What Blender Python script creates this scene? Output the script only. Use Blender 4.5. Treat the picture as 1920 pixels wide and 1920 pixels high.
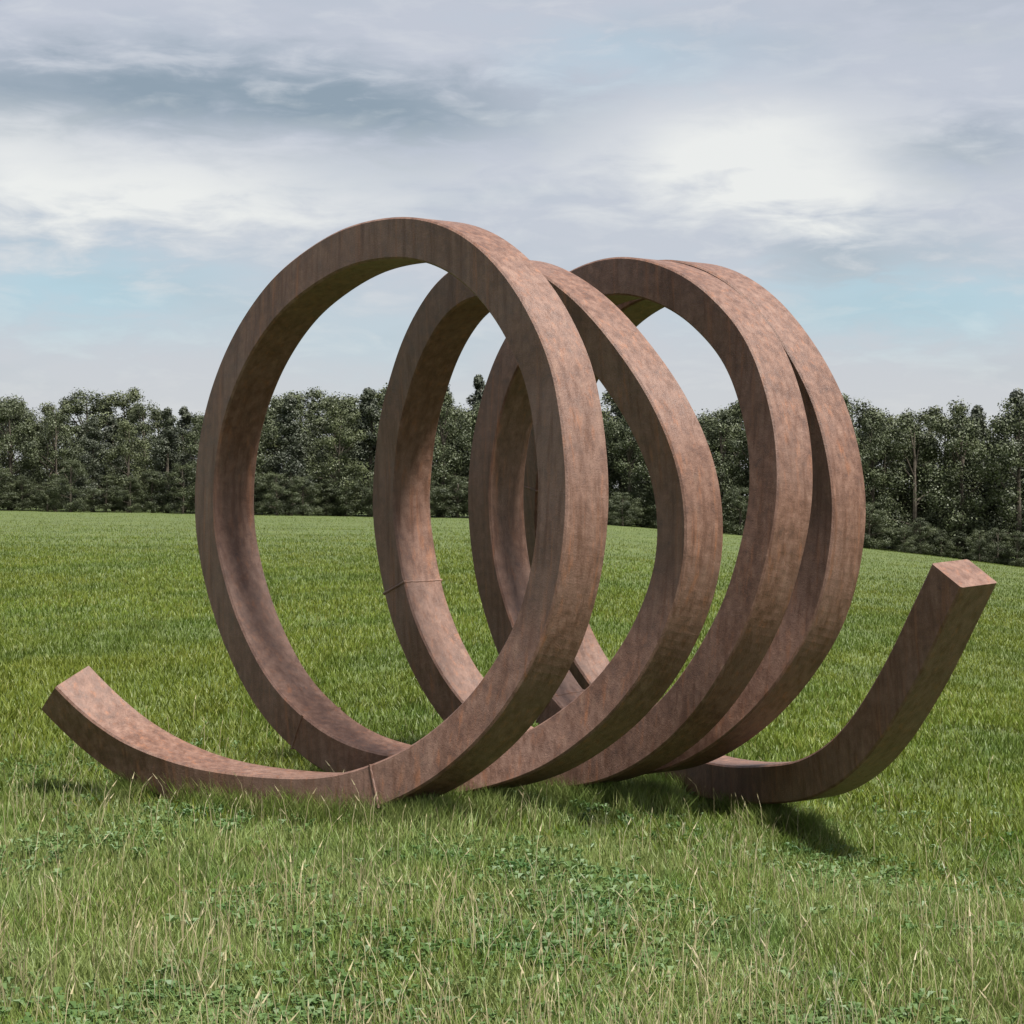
import bpy, bmesh, math, random
from mathutils import Vector, Matrix, noise
R = math.radians
random.seed(7)
for o in list(bpy.data.objects): bpy.data.objects.remove(o)
S = bpy.context.scene
COL = S.collection

# ------------------------------------------------------------ camera
F = 3885.0            # focal length in photo pixels (1920 wide)
HC = 1.45             # eye height
HOR = 930.0           # eye level row in the photo
cam = bpy.data.cameras.new('camera'); co = bpy.data.objects.new('camera', cam); COL.objects.link(co)
cam.sensor_width = 36; cam.lens = 36*F/1920
cam.shift_y = (HOR-960)/1920*1.0
co.location = (0, 0, HC); co.rotation_euler = (R(90), 0, 0)
cam.clip_start = .05; cam.clip_end = 5000
S.camera = co
S.view_settings.view_transform = 'Standard'; S.view_settings.look = 'None'
EXPO = .9; S.view_settings.exposure = EXPO; S.view_settings.gamma = 1

def at(px, py, Y):
    """photo pixel at distance Y -> world point"""
    return Vector(((px-960)/F*Y, Y, HC+(HOR-py)/F*Y))

# ------------------------------------------------------------ world
SUN_EL, SUN_AZ = 62, 133     # azimuth: degrees clockwise from +Y (view direction)
W = bpy.data.worlds.new('World'); S.world = W; W.use_nodes = True
nt = W.node_tree; nt.nodes.clear(); L = nt.links.new
def N(t, tree=nt, **k):
    n = tree.nodes.new(t)
    for a, b in k.items(): setattr(n, a, b)
    return n
out = N('ShaderNodeOutputWorld'); bg = N('ShaderNodeBackground')
sky = N('ShaderNodeTexSky', sky_type='NISHITA', sun_disc=False, sun_elevation=R(SUN_EL), sun_rotation=R(SUN_AZ))
sky.dust_density = 1.5
bg.inputs['Strength'].default_value = 0.1
tc = N('ShaderNodeTexCoord'); sep = N('ShaderNodeSeparateXYZ'); L(tc.outputs['Generated'], sep.inputs[0])
def M(op, a, b=None, c=None):
    n = N('ShaderNodeMath', operation=op)
    for i, v in enumerate((a, b, c)):
        if v is None: continue
        if isinstance(v, (int, float)): n.inputs[i].default_value = v
        else: L(v, n.inputs[i])
    return n.outputs[0]
el = M('ARCSINE', sep.outputs[2]); az = M('ARCTAN2', sep.outputs[0], sep.outputs[1])
# clouds: flat layered banks, stretched along the horizon
cb = N('ShaderNodeCombineXYZ')
L(M('MULTIPLY', az, 3.4), cb.inputs[0]); L(M('MULTIPLY', el, 11.5), cb.inputs[1]); 
nz = N('ShaderNodeTexNoise'); nz.inputs['Scale'].default_value = 2.3; nz.inputs['Detail'].default_value = 8; nz.inputs['Roughness'].default_value = .52; nz.inputs['Distortion'].default_value = .25
L(cb.outputs[0], nz.inputs['Vector'])
nz2 = N('ShaderNodeTexNoise'); nz2.inputs['Scale'].default_value = 7.5; nz2.inputs['Detail'].default_value = 10; nz2.inputs['Roughness'].default_value = .58; nz2.inputs['Distortion'].default_value = .35
L(cb.outputs[0], nz2.inputs['Vector'])
n1 = M('SUBTRACT', nz.outputs[0], .5); n2 = M('SUBTRACT', nz2.outputs[0], .5)
def blob(px, py, sx, sy, amp):
    a0 = math.atan((px-960)/F); e0 = math.atan((HOR-py)/F)
    x = M('DIVIDE', M('ADD', M('SUBTRACT', az, a0), M('MULTIPLY', n1, .06)), sx/F)
    y = M('DIVIDE', M('ADD', M('SUBTRACT', el, e0), M('MULTIPLY', n2, .05)), sy/F)
    r = M('ADD', M('MULTIPLY', x, x), M('MULTIPLY', y, y))
    return M('MULTIPLY', M('EXPONENT', M('MULTIPLY', r, -1.0)), amp)
def acc(*bl):
    v = None
    for b in bl: v = blob(*b) if v is None else M('ADD', v, blob(*b))
    return v
def rgbmix(f, a, b):
    n = N('ShaderNodeMix', data_type='RGBA', clamp_factor=True)
    for i, v in ((0, f), (6, a), (7, b)):
        if isinstance(v, tuple): n.inputs[i].default_value = (*v, 1)
        elif isinstance(v, (int, float)): n.inputs[i].default_value = v
        else: L(v, n.inputs[i])
    return n.outputs[2]
K = 10.0/2**EXPO
def c10(r, g, b):
    f = lambda c: ((c/255+.055)/1.055)**2.4*K
    return (f(r), f(g), f(b))
cloud_grey = c10(196, 199, 208); cloud_dark = c10(138, 152, 163); cloud_white = c10(240, 239, 234); blue = c10(176, 204, 217)
gap = acc((130, 560, 330, 75, 1.0), (1750, 580, 420, 70, 1.0), (1150, 110, 260, 60, .5), (700, 640, 260, 80, .45))
dark = acc((250, 190, 560, 75, 1.0), (760, 220, 230, 60, .55), (1800, 290, 160, 55, .5), (1780, 20, 220, 60, .35), (1560, 500, 160, 40, .35))
white = acc((250, 370, 430, 75, 1.0), (1340, 300, 220, 90, 1.0), (1580, 380, 190, 60, .7), (0, 280, 150, 60, .5), (1500, 270, 200, 80, .4))
col = rgbmix(M('MULTIPLY', M('ADD', gap, M('MULTIPLY', n1, .5)), 1.0), cloud_grey, blue)
# the physical sky shows, softened, through the gaps
col = rgbmix(M('ADD', dark, M('MULTIPLY', n1, .9)), col, cloud_dark)
col = rgbmix(M('ADD', white, M('MULTIPLY', n2, 1.1)), col, cloud_white)
hz_ = M('EXPONENT', M('MULTIPLY', M('ABSOLUTE', el), -34.0))
col = rgbmix(M('MULTIPLY', hz_, .9), col, c10(228, 229, 226))
col = rgbmix(.12, col, sky.outputs[0])
L(col, bg.inputs['Color']); L(bg.outputs[0], out.inputs[0])

sun = bpy.data.lights.new('sun', 'SUN'); sun.energy = 5.0; sun.angle = R(9); sun.color = (1, .96, .9)
so = bpy.data.objects.new('sun', sun); COL.objects.link(so)
so.rotation_euler = (R(90-SUN_EL), 0, R(180-SUN_AZ)+R(0))
d = Vector((math.sin(R(SUN_AZ))*math.cos(R(SUN_EL)), math.cos(R(SUN_AZ))*math.cos(R(SUN_EL)), math.sin(R(SUN_EL))))
so.rotation_euler = d.to_track_quat('Z', 'Y').to_euler()
so.location = (0, 0, 30)

# ------------------------------------------------------------ helpers
def tag(o, label=None, cat=None, group=None, kind=None):
    if label: o['label'] = label
    if cat: o['category'] = cat
    if group: o['group'] = group
    if kind: o['kind'] = kind
    return o
def link(name, me, mat=None, parent=None):
    o = bpy.data.objects.new(name, me); COL.objects.link(o)
    if mat and not me.materials: me.materials.append(mat)
    if parent: o.parent = parent
    return o
def material(name, rough=.8):
    m = bpy.data.materials.new(name); m.use_nodes = True
    t = m.node_tree; b = t.nodes['Principled BSDF']; b.inputs['Roughness'].default_value = rough
    return m, t, b
def ramp(t, src, stops):
    r = t.nodes.new('ShaderNodeValToRGB'); e = r.color_ramp.elements
    while len(e) < len(stops): e.new(.5)
    for x, (p, c) in zip(e, stops): x.position = p; x.color = (*c, 1)
    t.links.new(src, r.inputs[0]); return r.outputs[0]
def noisen(t, scale, detail=5, rough=.55, vec=None, dist=0):
    n = t.nodes.new('ShaderNodeTexNoise'); n.inputs['Scale'].default_value = scale
    n.inputs['Detail'].default_value = detail; n.inputs['Roughness'].default_value = rough; n.inputs['Distortion'].default_value = dist
    if vec is None:
        tc = t.nodes.new('ShaderNodeTexCoord'); vec = tc.outputs['Object']
    t.links.new(vec, n.inputs['Vector']); return n.outputs[0]
def mixc(t, f, a, b, mode='MIX'):
    n = t.nodes.new('ShaderNodeMix'); n.data_type = 'RGBA'; n.blend_type = mode
    for i, v in ((0, f), (6, a), (7, b)):
        if isinstance(v, tuple): n.inputs[i].default_value = (*v, 1)
        elif isinstance(v, (int, float)): n.inputs[i].default_value = v
        else: t.links.new(v, n.inputs[i])
    return n.outputs[2]

# ------------------------------------------------------------ materials
m_rust, t, b = material('rust_steel', .62)
big = noisen(t, 1.3, 5, .7); mid = noisen(t, 17, 9, .72); fine = noisen(t, 110, 8, .75)
c = ramp(t, mid, [(.30, (0.058, 0.028, 0.019)), (.48, (0.131, 0.064, 0.041)), (.62, (0.186, 0.100, 0.069)), (.8, (0.255, 0.162, 0.117))])
c = mixc(t, ramp(t, big, [(.42, (0,)*3), (.62, (.32,)*3)]), c, (0.227, 0.148, 0.120))
mpr = t.nodes.new('ShaderNodeMapping'); mpr.inputs['Scale'].default_value = (16, 16, 1.6); tcr = t.nodes.new('ShaderNodeTexCoord'); t.links.new(tcr.outputs['Object'], mpr.inputs[0])
streak = noisen(t, 1.6, 5, .6, vec=mpr.outputs[0])
mpo = t.nodes.new('ShaderNodeMapping'); mpo.inputs['Scale'].default_value = (26, 26, 1.1); mpo.inputs['Location'].default_value = (4, 9, 2); t.links.new(tcr.outputs['Object'], mpo.inputs[0])
c = mixc(t, ramp(t, noisen(t, 1.1, 6, .65, vec=mpo.outputs[0]), [(.54, (0,)*3), (.72, (.7,)*3)]), c, (.27, .105, .045))
c = mixc(t, ramp(t, streak, [(.50, (0,)*3), (.66, (.75,)*3)]), c, (0.086, 0.036, 0.019))
c = mixc(t, ramp(t, streak, [(.28, (.45,)*3), (.42, (0,)*3)]), c, (0.258, 0.159, 0.112))
c = mixc(t, ramp(t, fine, [(.45, (0,)*3), (.75, (.5,)*3)]), c, (0.062, 0.031, 0.021))
t.links.new(c, b.inputs['Base Color'])
t.links.new(ramp(t, mid, [(.3, (.40,)*3), (.7, (.62,)*3)]), b.inputs['Roughness'])
bp = t.nodes.new('ShaderNodeBump'); bp.inputs['Strength'].default_value = .6; bp.inputs['Distance'].default_value = .006
t.links.new(fine, bp.inputs['Height']); t.links.new(bp.outputs[0], b.inputs['Normal'])

m_soil, t, b = material('meadow', .95)
c = ramp(t, noisen(t, .5, 6), [(.3, (0.043, 0.065, 0.010)), (.5, (0.061, 0.094, 0.013)), (.7, (0.086, 0.115, 0.020))])
c = mixc(t, ramp(t, noisen(t, 14, 6), [(.4, (0,)*3), (.7, (.6,)*3)]), c, (0.061, 0.054, 0.022))
t.links.new(c, b.inputs['Base Color'])

def blade_mat(name, base, tip, dry, pale=(.24, .29, .095)):
    m, t, b = material(name, .55)
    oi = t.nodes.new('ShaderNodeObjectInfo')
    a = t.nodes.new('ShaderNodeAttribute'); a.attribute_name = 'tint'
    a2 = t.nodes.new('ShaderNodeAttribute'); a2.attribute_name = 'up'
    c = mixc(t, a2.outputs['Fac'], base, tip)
    c = mixc(t, ramp(t, a.outputs['Fac'], [(.5, (0,)*3), (1, (1,)*3)]), c, dry)
    gm = t.nodes.new('ShaderNodeNewGeometry')
    mp = t.nodes.new('ShaderNodeMapping'); mp.inputs['Scale'].default_value = (1, .45, 1); mp.inputs['Location'].default_value = (3.1, 7.7, 0); t.links.new(gm.outputs['Position'], mp.inputs[0])
    c = mixc(t, ramp(t, noisen(t, 1.9, 3, vec=mp.outputs[0]), [(.50, (0,)*3), (.68, (.42,)*3)]), c, tuple(v*w_ for v, w_ in zip(dry, (.46, .52, .5))))
    c = mixc(t, ramp(t, noisen(t, 2.6, 2, vec=mp.outputs[0]), [(.30, (.6,)*3), (.45, (0,)*3)]), c, (tip[0]*.45, tip[1]*.72, tip[2]*.9))
    c = mixc(t, ramp(t, noisen(t, 1.6, 4, vec=gm.outputs['Position']), [(.42, (0,)*3), (.66, (.8,)*3)]), c, pale)
    if 'field' in name:
        c = mixc(t, ramp(t, noisen(t, .11, 3, vec=mp.outputs[0]), [(.38, (0,)*3), (.62, (.7,)*3)]), c, (.125, .145, .012))
        c = mixc(t, ramp(t, noisen(t, .45, 4, vec=mp.outputs[0]), [(.40, (.55,)*3), (.55, (0,)*3)]), c, (.055, .10, .014))
    t.links.new(c, b.inputs['Base Color'])
    b.inputs['Subsurface Weight'].default_value = 0
    tr = t.nodes.new('ShaderNodeBsdfTranslucent'); t.links.new(c, tr.inputs[0])
    ms = t.nodes.new('ShaderNodeMixShader'); ms.inputs[0].default_value = .3
    t.links.new(b.outputs[0], ms.inputs[1]); t.links.new(tr.outputs[0], ms.inputs[2])
    t.links.new(ms.outputs[0], t.nodes['Material Output'].inputs[0])
    return m
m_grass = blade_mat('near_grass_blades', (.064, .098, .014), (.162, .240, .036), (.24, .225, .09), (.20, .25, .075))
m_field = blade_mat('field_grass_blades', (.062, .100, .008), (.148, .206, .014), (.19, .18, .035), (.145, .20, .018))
m_bark, t, b = material('bark', .9)
t.links.new(ramp(t, noisen(t, 6), [(.3, (.04, .03, .022)), (.7, (.12, .1, .075))]), b.inputs['Base Color'])
def leafmat(name, a_, b_):
    m, t, b = material(name, .6)
    gm = t.nodes.new('ShaderNodeNewGeometry')
    t.links.new(ramp(t, noisen(t, .8, 5, vec=gm.outputs['Position']), [(.35, a_), (.65, b_)]), b.inputs['Base Color'])
    return m
leafs = [leafmat('oak_leaves', (0.032, 0.041, 0.017), (0.064, 0.078, 0.029)), leafmat('pine_needles', (0.025, 0.032, 0.019), (0.047, 0.056, 0.029)), leafmat('birch_leaves', (0.043, 0.053, 0.020), (0.081, 0.095, 0.036))]

# ------------------------------------------------------------ ground
WY = 170.0             # distance of the wood
G0 = -.165            # ground level at the left of the coil; it falls away gently to the right
def gz(x, y):
    u = min(1, max(0, (y-15)/(WY-15))); u = u*(.35+.65*u)
    xf = max(-80, min(90, x*(WY/max(y, 15))))
    far = -.45-(.05*xf+.0011*xf*xf if xf > 0 else .017*xf)
    g = G0-.13*max(0, min(3.2, x+.45)+.35*max(0, min(6, x-2.75)))*min(1, max(.25, (y-7)/3))
    k = 0 if 9.3 < y < 13.3 and abs(x) < 3 else min(1, max(max(9.3-y, y-13.3), abs(x)-3)/1.5)
    return g*(1-u)+u*far+.03*k*noise.noise((x*.5, y*.5, 0))*min(1, 18/max(y, 1))+.06*k*noise.noise((x*.12, y*.12, 3))
bm = bmesh.new()
ys = [-30, -6, -3, 0]+[1+.35*i for i in range(50)]+[19+i*2.0 for i in range(80)]+[190, 240, 500, 1200, 3000]
xs = [-3000, -900, -300, -160, -110, -80, -60]+[-45+i*.9 for i in range(101)]+[50, 60, 80, 110, 160, 300, 900, 3000]
vv = [[bm.verts.new((x, y, gz(x, y))) for x in xs] for y in ys]
for j in range(len(ys)-1):
    for i in range(len(xs)-1): bm.faces.new((vv[j][i], vv[j][i+1], vv[j+1][i+1], vv[j+1][i]))
me = bpy.data.meshes.new('ground'); bm.to_mesh(me); bm.free()
for p in me.polygons: p.use_smooth = True
tag(link('ground', me, m_soil), 'green meadow ground running to the foot of the wood', kind='structure')

# ------------------------------------------------------------ grass
def grass(name, n, region, hmin, hmax, w, label, seed, mat=None):
    rnd = random.Random(seed); V = []; Fc = []; tint = []; up = []
    k = 0
    while k < n:
        x, y = region(rnd)
        dens = .5+.5*noise.noise((x*1.3, y*1.3, 5))
        if rnd.random() > .35+.9*dens: continue
        k += 1
        h = rnd.uniform(hmin, hmax)*(.55+.8*dens); a = rnd.uniform(0, 2*math.pi); ca, sa = math.cos(a), math.sin(a)
        ww = w*rnd.uniform(.6, 1.3); lean = rnd.uniform(.1, .75)*h; la = rnd.uniform(0, 2*math.pi); lx, ly = math.cos(la)*lean, math.sin(la)*lean
        z = gz(x, y)-.005; i = len(V)
        V += [(x-ca*ww, y-sa*ww, z), (x+ca*ww, y+sa*ww, z), (x+lx*.35-ca*ww*.8, y+ly*.35-sa*ww*.8, z+h*.55), (x+lx*.35+ca*ww*.8, y+ly*.35+sa*ww*.8, z+h*.55), (x+lx, y+ly, z+h)]
        Fc += [(i, i+1, i+3, i+2), (i+2, i+3, i+4)]
        tt = rnd.random(); tint += [tt]*5; up += [0, 0, .6, .6, 1]
    me = bpy.data.meshes.new(name); me.from_pydata(V, [], Fc)
    for nm, dat in (('tint', tint), ('up', up)):
        at_ = me.attributes.new(nm, 'FLOAT', 'POINT'); at_.data.foreach_set('value', dat)
    return tag(link(name, me, mat or m_grass), label, 'grass', kind='stuff')
def reg(y0, y1, p=2.2):
    def f(r):
        while True:
            u = r.random(); y = 1/(1/y0+(1/y1-1/y0)*u); q = math.log(y/y0)/math.log(y1/y0)
            if r.random() < min(1, (q/.4 if y0 > 6 else 1), ((1-q)/.35 if y1 < 170 else 1)): break
        hw = y*(960/F)*1.6+.4
        return r.uniform(-hw, hw), y
    return f
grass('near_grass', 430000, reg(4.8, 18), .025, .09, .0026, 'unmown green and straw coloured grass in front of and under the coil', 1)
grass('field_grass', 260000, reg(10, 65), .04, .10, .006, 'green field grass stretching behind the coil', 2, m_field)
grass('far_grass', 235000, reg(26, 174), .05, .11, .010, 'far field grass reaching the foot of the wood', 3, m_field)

# low broad leaves in patches and bleached seed stalks among the near grass
def weeds(name, n, label, seed, stalk):
    rnd = random.Random(seed); V = []; Fc = []; tint = []; up = []; k = 0
    R_ = reg(4.9, 15)
    while k < n:
        x, y = R_(rnd)
        if noise.noise((x*.9+40, y*.6, seed))+rnd.gauss(0, .22) < (.12 if not stalk else -.1): continue
        k += 1; z0 = gz(x, y)
        if stalk:
            h = rnd.uniform(.10, .24); w = .0011; a = rnd.uniform(0, 6.283); lx, ly = math.cos(a)*h*rnd.uniform(.1, .6), math.sin(a)*h*rnd.uniform(.1, .6); i = len(V)
            V += [(x-w, y, z0), (x+w, y, z0), (x+lx*.4+w, y+ly*.4, z0+h*.7), (x+lx*.4-w, y+ly*.4, z0+h*.7), (x+lx*.8, y+ly*.8, z0+h*.92), (x+lx*.7+w*3, y+ly*.7, z0+h*.86), (x+lx, y+ly, z0+h), (x+lx*.7-w*3, y+ly*.7, z0+h*.86)]
            Fc += [(i, i+1, i+2, i+3), (i+3, i+2, i+4), (i+4, i+5, i+6, i+7)]; tint += [rnd.random()]*8; up += [1]*8
        else:
            m = rnd.randint(4, 7); r0 = rnd.uniform(.018, .042); a0 = rnd.uniform(0, 6.283); tt = rnd.random()
            for j in range(m):
                a = a0+j*6.283/m+rnd.uniform(-.3, .3); L_ = r0*rnd.uniform(.7, 1.3); w = L_*rnd.uniform(.22, .36); c_, s_ = math.cos(a), math.sin(a); zz = z0+rnd.uniform(.015, .05); i = len(V)
                for u, v, e in ((.1, 0, -.01), (.5, w/L_, .006), (1, 0, -.002), (.5, -w/L_, .006)):
                    V.append((x+c_*u*L_-s_*v*L_, y+s_*u*L_+c_*v*L_, zz+e+u*.012))
                Fc.append((i, i+1, i+2, i+3)); tint += [tt*.5]*4; up += [.5]*4
    me = bpy.data.meshes.new(name); me.from_pydata(V, [], Fc)
    for nm, dat in (('tint', tint), ('up', up)): me.attributes.new(nm, 'FLOAT', 'POINT').data.foreach_set('value', dat)
    tag(link(name, me, m_stalk if stalk else m_weed), label, 'weeds' if not stalk else 'dry grass', kind='stuff')
m_weed = blade_mat('weed_leaves', (.06, .11, .025), (.09, .17, .04), (.14, .2, .06), (.12, .19, .055))
m_stalk = blade_mat('straw', (.26, .22, .11), (.40, .34, .19), (.46, .40, .25), (.34, .28, .15))
weeds('clover_patches', 9000, 'patches of low broad leaved weeds in the near grass', 11, False)
weeds('straw_stalks', 3600, 'bleached dry seed stalks scattered through the near grass', 12, True)

# ------------------------------------------------------------ coil
TH = .215               # thickness of the steel bar
AW = .275               # width of the bar along the coil's axis
def sweep(pts, a, radial_hint):
    """square-section bar, softly arrised, along pts"""
    n = len(pts); bm = bmesh.new(); rings = []
    h = a/2; g = AW/2; e = .010
    prof = [(g-e, h), (g, h-e), (g, -h+e), (g-e, -h), (-g+e, -h), (-g, -h+e), (-g, h-e), (-g+e, h)]
    up = None
    for i, p in enumerate(pts):
        tn = (pts[min(i+1, n-1)]-pts[max(i-1, 0)]).normalized()
        ax = radial_hint(i)
        side = (ax-tn*ax.dot(tn)).normalized(); nr = tn.cross(side)
        p = p+side*.006*noise.noise((i*.11, 0, 2))+nr*.006*noise.noise((i*.09, 5, 2))
        rings.append([bm.verts.new(p+side*u+nr*v) for u, v in prof])
    for r0, r1 in zip(rings, rings[1:]):
        for k in range(8): bm.faces.new((r0[k], r0[(k+1) % 8], r1[(k+1) % 8], r1[k]))
    bm.faces.new(list(reversed(rings[0]))); bm.faces.new(rings[-1])
    bmesh.ops.recalc_face_normals(bm, faces=bm.faces)
    return bm
HEAD = R(50)
AXD = Vector((math.sin(HEAD), math.cos(HEAD), 0)); RT = Vector((AXD.y, -AXD.x, 0))   # RT: the ring plane's right, towards the camera
C0 = Vector((-.55, 10.45, 0))
# centre line of the bar in metres (x, y, z), roughly one point per eighth to quarter turn: left end first, right end last
KEYS = [(-2.38, 11.04, 0.43), (-2.18, 11.02, 0.15), (-1.77, 10.9, -0.04), (-1.2, 10.6, -0.09), (-0.58, 10.25, -0.05), (0.12, 9.98, 0.56), (0.33, 9.85, 1.4), (0.17, 10.1, 2.31),
 (-0.12, 10.4, 2.68), (-0.51, 10.8, 2.85), (-1.34, 11.6, 2.47), (-1.71, 12.0, 1.45), (-1.36, 11.6, 0.42), (-0.74, 11.0, -0.03), (0.04, 10.95, -0.01), (0.7, 10.65, 0.5),
 (0.98, 10.5, 1.4), (0.63, 10.65, 2.11), (0.26, 11.0, 2.56), (-0.07, 11.3, 2.74), (-0.31, 11.65, 2.63), (-0.54, 12.0, 2.19), (-0.69, 12.3, 1.45), (-0.45, 12.0, 0.46),
 (0.12, 11.75, -0.14), (0.73, 11.4, -0.0), (1.15, 11.05, 0.51), (1.45, 10.9, 1.39), (1.33, 11.2, 2.29), (0.68, 11.8, 2.78), (0.08, 12.4, 2.38), (-0.13, 12.6, 1.42),
 (0.08, 12.45, 0.46), (0.7, 11.85, -0.14), (1.58, 11.4, 0.54), (1.82, 11.3, 1.39), (1.54, 11.55, 2.3), (0.94, 12.1, 2.83), (0.39, 12.6, 2.34), (0.15, 13.0, 1.42),
 (0.35, 13.0, 0.41), (1.03, 12.65, -0.23), (1.48, 11.75, -0.17), (1.8, 10.9, -0.01), (2.05, 10.5, 0.53), (2.24, 10.2, 1.1)]
def coil_path():
    K_ = [Vector(k) for k in KEYS]
    raw = []
    for i in range(len(K_)-1):            # centripetal Catmull-Rom
        p1 = K_[i]; p2 = K_[i+1]; p0 = K_[i-1] if i else p1*2-p2; p3 = K_[i+2] if i+2 < len(K_) else p2*2-p1
        t0 = 0; t1 = t0+(p1-p0).length**.5; t2 = t1+(p2-p1).length**.5; t3 = t2+(p3-p2).length**.5
        for k in range(40):
            t = t1+(t2-t1)*k/40
            A1 = p0*((t1-t)/(t1-t0))+p1*((t-t0)/(t1-t0)); A2 = p1*((t2-t)/(t2-t1))+p2*((t-t1)/(t2-t1)); A3 = p2*((t3-t)/(t3-t2))+p3*((t-t2)/(t3-t2))
            B1 = A1*((t2-t)/(t2-t0))+A2*((t-t0)/(t2-t0)); B2 = A2*((t3-t)/(t3-t1))+A3*((t-t1)/(t3-t1))
            raw.append(B1*((t2-t)/(t2-t1))+B2*((t-t1)/(t2-t1)))
    raw.append(K_[-1])
    pts = [raw[0]]; need = .045; last = raw[0]
    for p in raw[1:]:
        while (p-last).length >= need:
            last = last+(p-last).normalized()*need; pts.append(last)
    for rnd_ in range(2):
        for _ in range(75):
            q = [p.copy() for p in pts]
            for k in range(1, len(pts)-1): pts[k] = (q[k-1]+q[k]*2+q[k+1])/4
        for p in pts: p.z = max(p.z, gz(p.x, p.y)+TH/2-.02)
    for _ in range(12):
        q = [p.copy() for p in pts]
        for k in range(1, len(pts)-1): pts[k] = (q[k-1]+q[k]*2+q[k+1])/4
    return pts
def coil():
    pts = coil_path()
    bm = sweep(pts, TH, lambda i: AXD)
    me = bpy.data.meshes.new('coil_bar'); bm.to_mesh(me); bm.free()
    root = bpy.data.objects.new('steel_coil', None); COL.objects.link(root); root.location = (.3, 11.3, gz(.3, 11.3))
    tag(root, 'huge coil of rusty square steel bar lying on the grass with both ends curling up', 'sculpture')
    bpy.context.view_layer.update()
    def child(name, me):
        o = link(name, me, m_rust, root); o.matrix_parent_inverse = Matrix.Translation(-root.location); return o
    child('bar', me)
    n = len(pts)                          # ground-flush weld beads where the lengths of bar are joined
    for i in [int(n*f) for f in (.055, .262, .455, .69, .86)]:
        tn = (pts[i+1]-pts[i-1]).normalized(); side = (AXD-tn*AXD.dot(tn)).normalized(); nr = tn.cross(side)
        b = bmesh.new(); rings = []; h = TH/2; g = AW/2; rr = random.Random(i)
        loop = []
        for (u0, v0), (u1, v1) in zip([(-g, -h), (g, -h), (g, h), (-g, h)], [(g, -h), (g, h), (-g, h), (-g, -h)]):
            for q in range(9): loop.append((u0+(u1-u0)*q/9, v0+(v1-v0)*q/9))
        for w, pr in ((-.009, -.002), (-.004, .0025), (0, .0035), (.004, .0025), (.009, -.002)):
            rings.append([b.verts.new(pts[i]+tn*(w+rr.uniform(-.002, .002))+side*u*(1+pr/h)+nr*v*(1+pr/h)) for u, v in loop])
        for r0, r1 in zip(rings, rings[1:]):
            for k in range(len(loop)): b.faces.new((r0[k], r0[(k+1) % len(loop)], r1[(k+1) % len(loop)], r1[k]))
        bmesh.ops.recalc_face_normals(b, faces=b.faces)
        m = bpy.data.meshes.new('weld_bead'); b.to_mesh(m); b.free(); child('weld_bead', m)
coil()

# longer, unmown grass left standing along the foot of the bar
def coil_grass():
    pts = [p for p in coil_path() if p.z-gz(p.x, p.y) < .34]
    rnd = random.Random(9); V = []; Fc = []; tint = []; up = []
    for _ in range(85000):
        p = rnd.choice(pts); q = rnd.gauss(0, .16); a = rnd.uniform(0, 6.283)
        x = p.x+math.cos(a)*q; y = p.y+math.sin(a)*q-.06
        if noise.noise((x*3, y*3, 1)) < -.22: continue
        h = rnd.uniform(.06, .19)*(1.1-min(.6, abs(q))); ca, sa = math.cos(a+1), math.sin(a+1); w = rnd.uniform(.0018, .0036)
        la = rnd.uniform(0, 6.283); ln = h*rnd.uniform(.1, .7); lx, ly = math.cos(la)*ln, math.sin(la)*ln; z = gz(x, y)-.01; i = len(V)
        V += [(x-ca*w, y-sa*w, z), (x+ca*w, y+sa*w, z), (x+lx*.35-ca*w*.8, y+ly*.35-sa*w*.8, z+h*.55), (x+lx*.35+ca*w*.8, y+ly*.35+sa*w*.8, z+h*.55), (x+lx, y+ly, z+h)]
        Fc += [(i, i+1, i+3, i+2), (i+2, i+3, i+4)]; tint += [rnd.random()]*5; up += [0, 0, .6, .6, 1]
    me = bpy.data.meshes.new('long_grass'); me.from_pydata(V, [], Fc)
    for nm, dat in (('tint', tint), ('up', up)):
        me.attributes.new(nm, 'FLOAT', 'POINT').data.foreach_set('value', dat)
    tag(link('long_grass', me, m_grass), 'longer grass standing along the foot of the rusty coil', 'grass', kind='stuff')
coil_grass()

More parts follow.
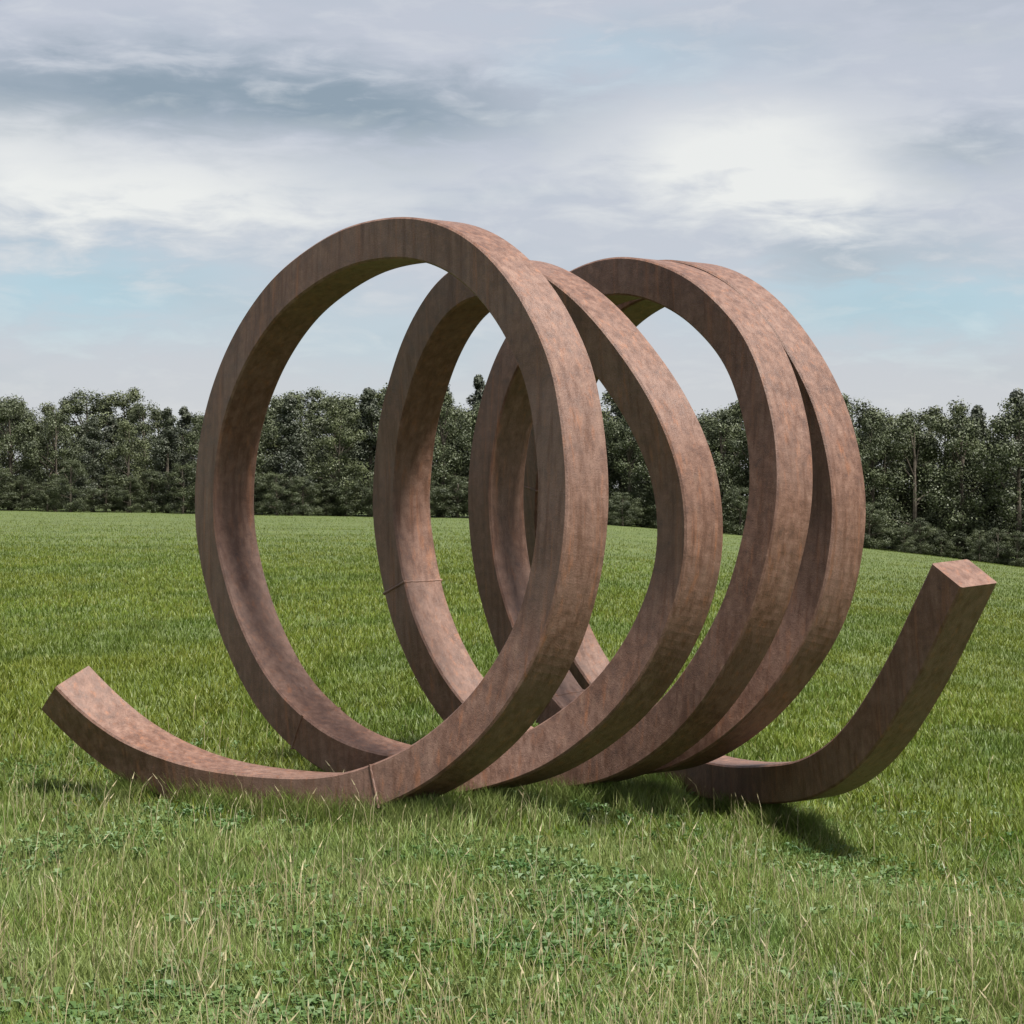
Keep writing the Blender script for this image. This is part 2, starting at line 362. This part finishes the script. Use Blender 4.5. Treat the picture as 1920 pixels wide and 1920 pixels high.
# ------------------------------------------------------------ trees
import numpy as np
def tree_mesh(seed, kind):
    """crown of small leaf clumps on limbs, unit: 10 m tall"""
    h = 10; r = np.random.default_rng(seed); rr = random.Random(seed)
    nc = 60; cen = []; siz = []
    for k in range(nc):
        f = rr.uniform(.06, 1) if kind != 1 else .08+.92*k/nc
        if kind == 1: rad = (1-f)*h*.24+.2
        else: rad = max(.05, math.sin(min(1, f*.93+.10)*math.pi*.95))**.6*h*.29
        a = rr.uniform(0, 6.28); q = rr.uniform(.35, 1)
        cen.append((math.cos(a)*rad*q, math.sin(a)*rad*q, h*f*.93)); siz.append(rr.uniform(.055, .13)*h*((1-.4*f) if kind != 1 else (1-.72*f)))
    cen = np.array(cen); siz = np.array(siz)
    n = 21000; idx = r.integers(0, nc, n)
    v = r.normal(size=(n, 3))*(1, 1, .75); v /= np.linalg.norm(v, axis=1)[:, None]
    p = cen[idx]+v*(siz[idx]*r.uniform(.35, 1.15, n))[:, None]
    A = np.cross(v+.55*r.normal(size=(n, 3)), r.normal(size=(n, 3))); A /= np.linalg.norm(A, axis=1)[:, None]
    B = np.cross(A, v+.35*r.normal(size=(n, 3))); B /= np.linalg.norm(B, axis=1)[:, None]
    sz = (r.uniform(.035, .095, n))[:, None]
    V = np.empty((n*4, 3)); V[0::4] = p+A*sz; V[1::4] = p+B*sz*.7; V[2::4] = p-A*sz; V[3::4] = p-B*sz*.7
    V[:, 2] = np.maximum(V[:, 2], .05)
    me = bpy.data.meshes.new('crown'); me.from_pydata(V.tolist(), [], np.arange(n*4).reshape(-1, 4).tolist())
    tb = bmesh.new()
    def limb(p0, p1, r0, r1, bend=.3):
        prev = None; d = (p1-p0); sx = d.orthogonal().normalized(); sy = d.normalized().cross(sx)
        for k in range(6):
            u = k/5; rad = r0+(r1-r0)*u; c = p0+d*u+sx*math.sin(u*4+seed)*bend*u*.5
            ring = [tb.verts.new(c+sx*math.cos(a*math.pi/3)*rad+sy*math.sin(a*math.pi/3)*rad) for a in range(6)]
            if prev:
                for j in range(6): tb.faces.new((prev[j], prev[(j+1) % 6], ring[(j+1) % 6], ring[j]))
            prev = ring
    limb(Vector((0, 0, -.3)), Vector((0, 0, h*.86)), .2, .03)
    for k in range(12):
        c = Vector(cen[k]); z0 = min(c.z*.7, h*.75); limb(Vector((0, 0, z0)), c, .07, .02, .2)
    tm = bpy.data.meshes.new('trunk'); tb.to_mesh(tm); tb.free()
    me.materials.append(leafs[kind]); tm.materials.append(m_bark)
    return me, tm
protos = [tree_mesh(i*5+1, (0, 0, 1, 2, 0, 1, 0, 2, 0)[i]) for i in range(9)]
pk = (0, 0, 1, 2, 0, 1, 0, 2, 0)
rnd = random.Random(3)
kinds = ['broad oak', 'dark conifer', 'pale green birch']
def where(px):
    if px < 380: return 'left of the rusty coil'
    if 470 < px < 700: return 'seen through the front loop of the coil'
    if px > 1620: return 'right of the rusty coil'
    return 'straight behind the rusty coil'
def plant(px, Y, h, i, name, label, cat, group, wide=1.0):
    me, tm = protos[i]
    e = bpy.data.objects.new(name, None); COL.objects.link(e)
    x = (px-960)/F*Y; e.location = (x, Y, gz(x, Y)); e.rotation_euler[2] = rnd.uniform(0, 6.28); s = h/10
    e.scale = (s*wide*rnd.uniform(.95, 1.3), s*wide*rnd.uniform(.95, 1.3), s)
    tag(e, label, cat, group); link('crown', me, None, e); link('trunk', tm, None, e)
for row in range(3):
    px = -1000.0+row*40
    while px < 2950:
        Y = WY+row*6+rnd.uniform(0, 4)
        top = 745+rnd.uniform(-30, 36)-row*8+16*math.sin(px*.0045+1.2)
        x = (px-960)/F*Y; h = (HOR-top)/F*Y+HC-gz(x, Y)
        i = rnd.randrange(9)
        plant(px, Y, h, i, 'tree', f'{kinds[pk[i]]} in the dark wood, {where(px)}', 'tree', 'trees of the wood behind the field')
        px += rnd.uniform(.75, 1.2)*.33*h/Y*F
px = -1000.0
while px < 2950:                              # shrubs along the foot of the wood
    Y = WY-1.5+rnd.uniform(-1.5, 1.5); h = rnd.uniform(2.2, 4.6)
    plant(px, Y, h, rnd.choice((0, 1, 4, 6)), 'shrub', "dark shrub at the wood's foot, "+where(px), 'shrub', 'shrubs along the foot of the wood', 1.5)
    px += rnd.uniform(.8, 1.3)*.62*h/Y*F
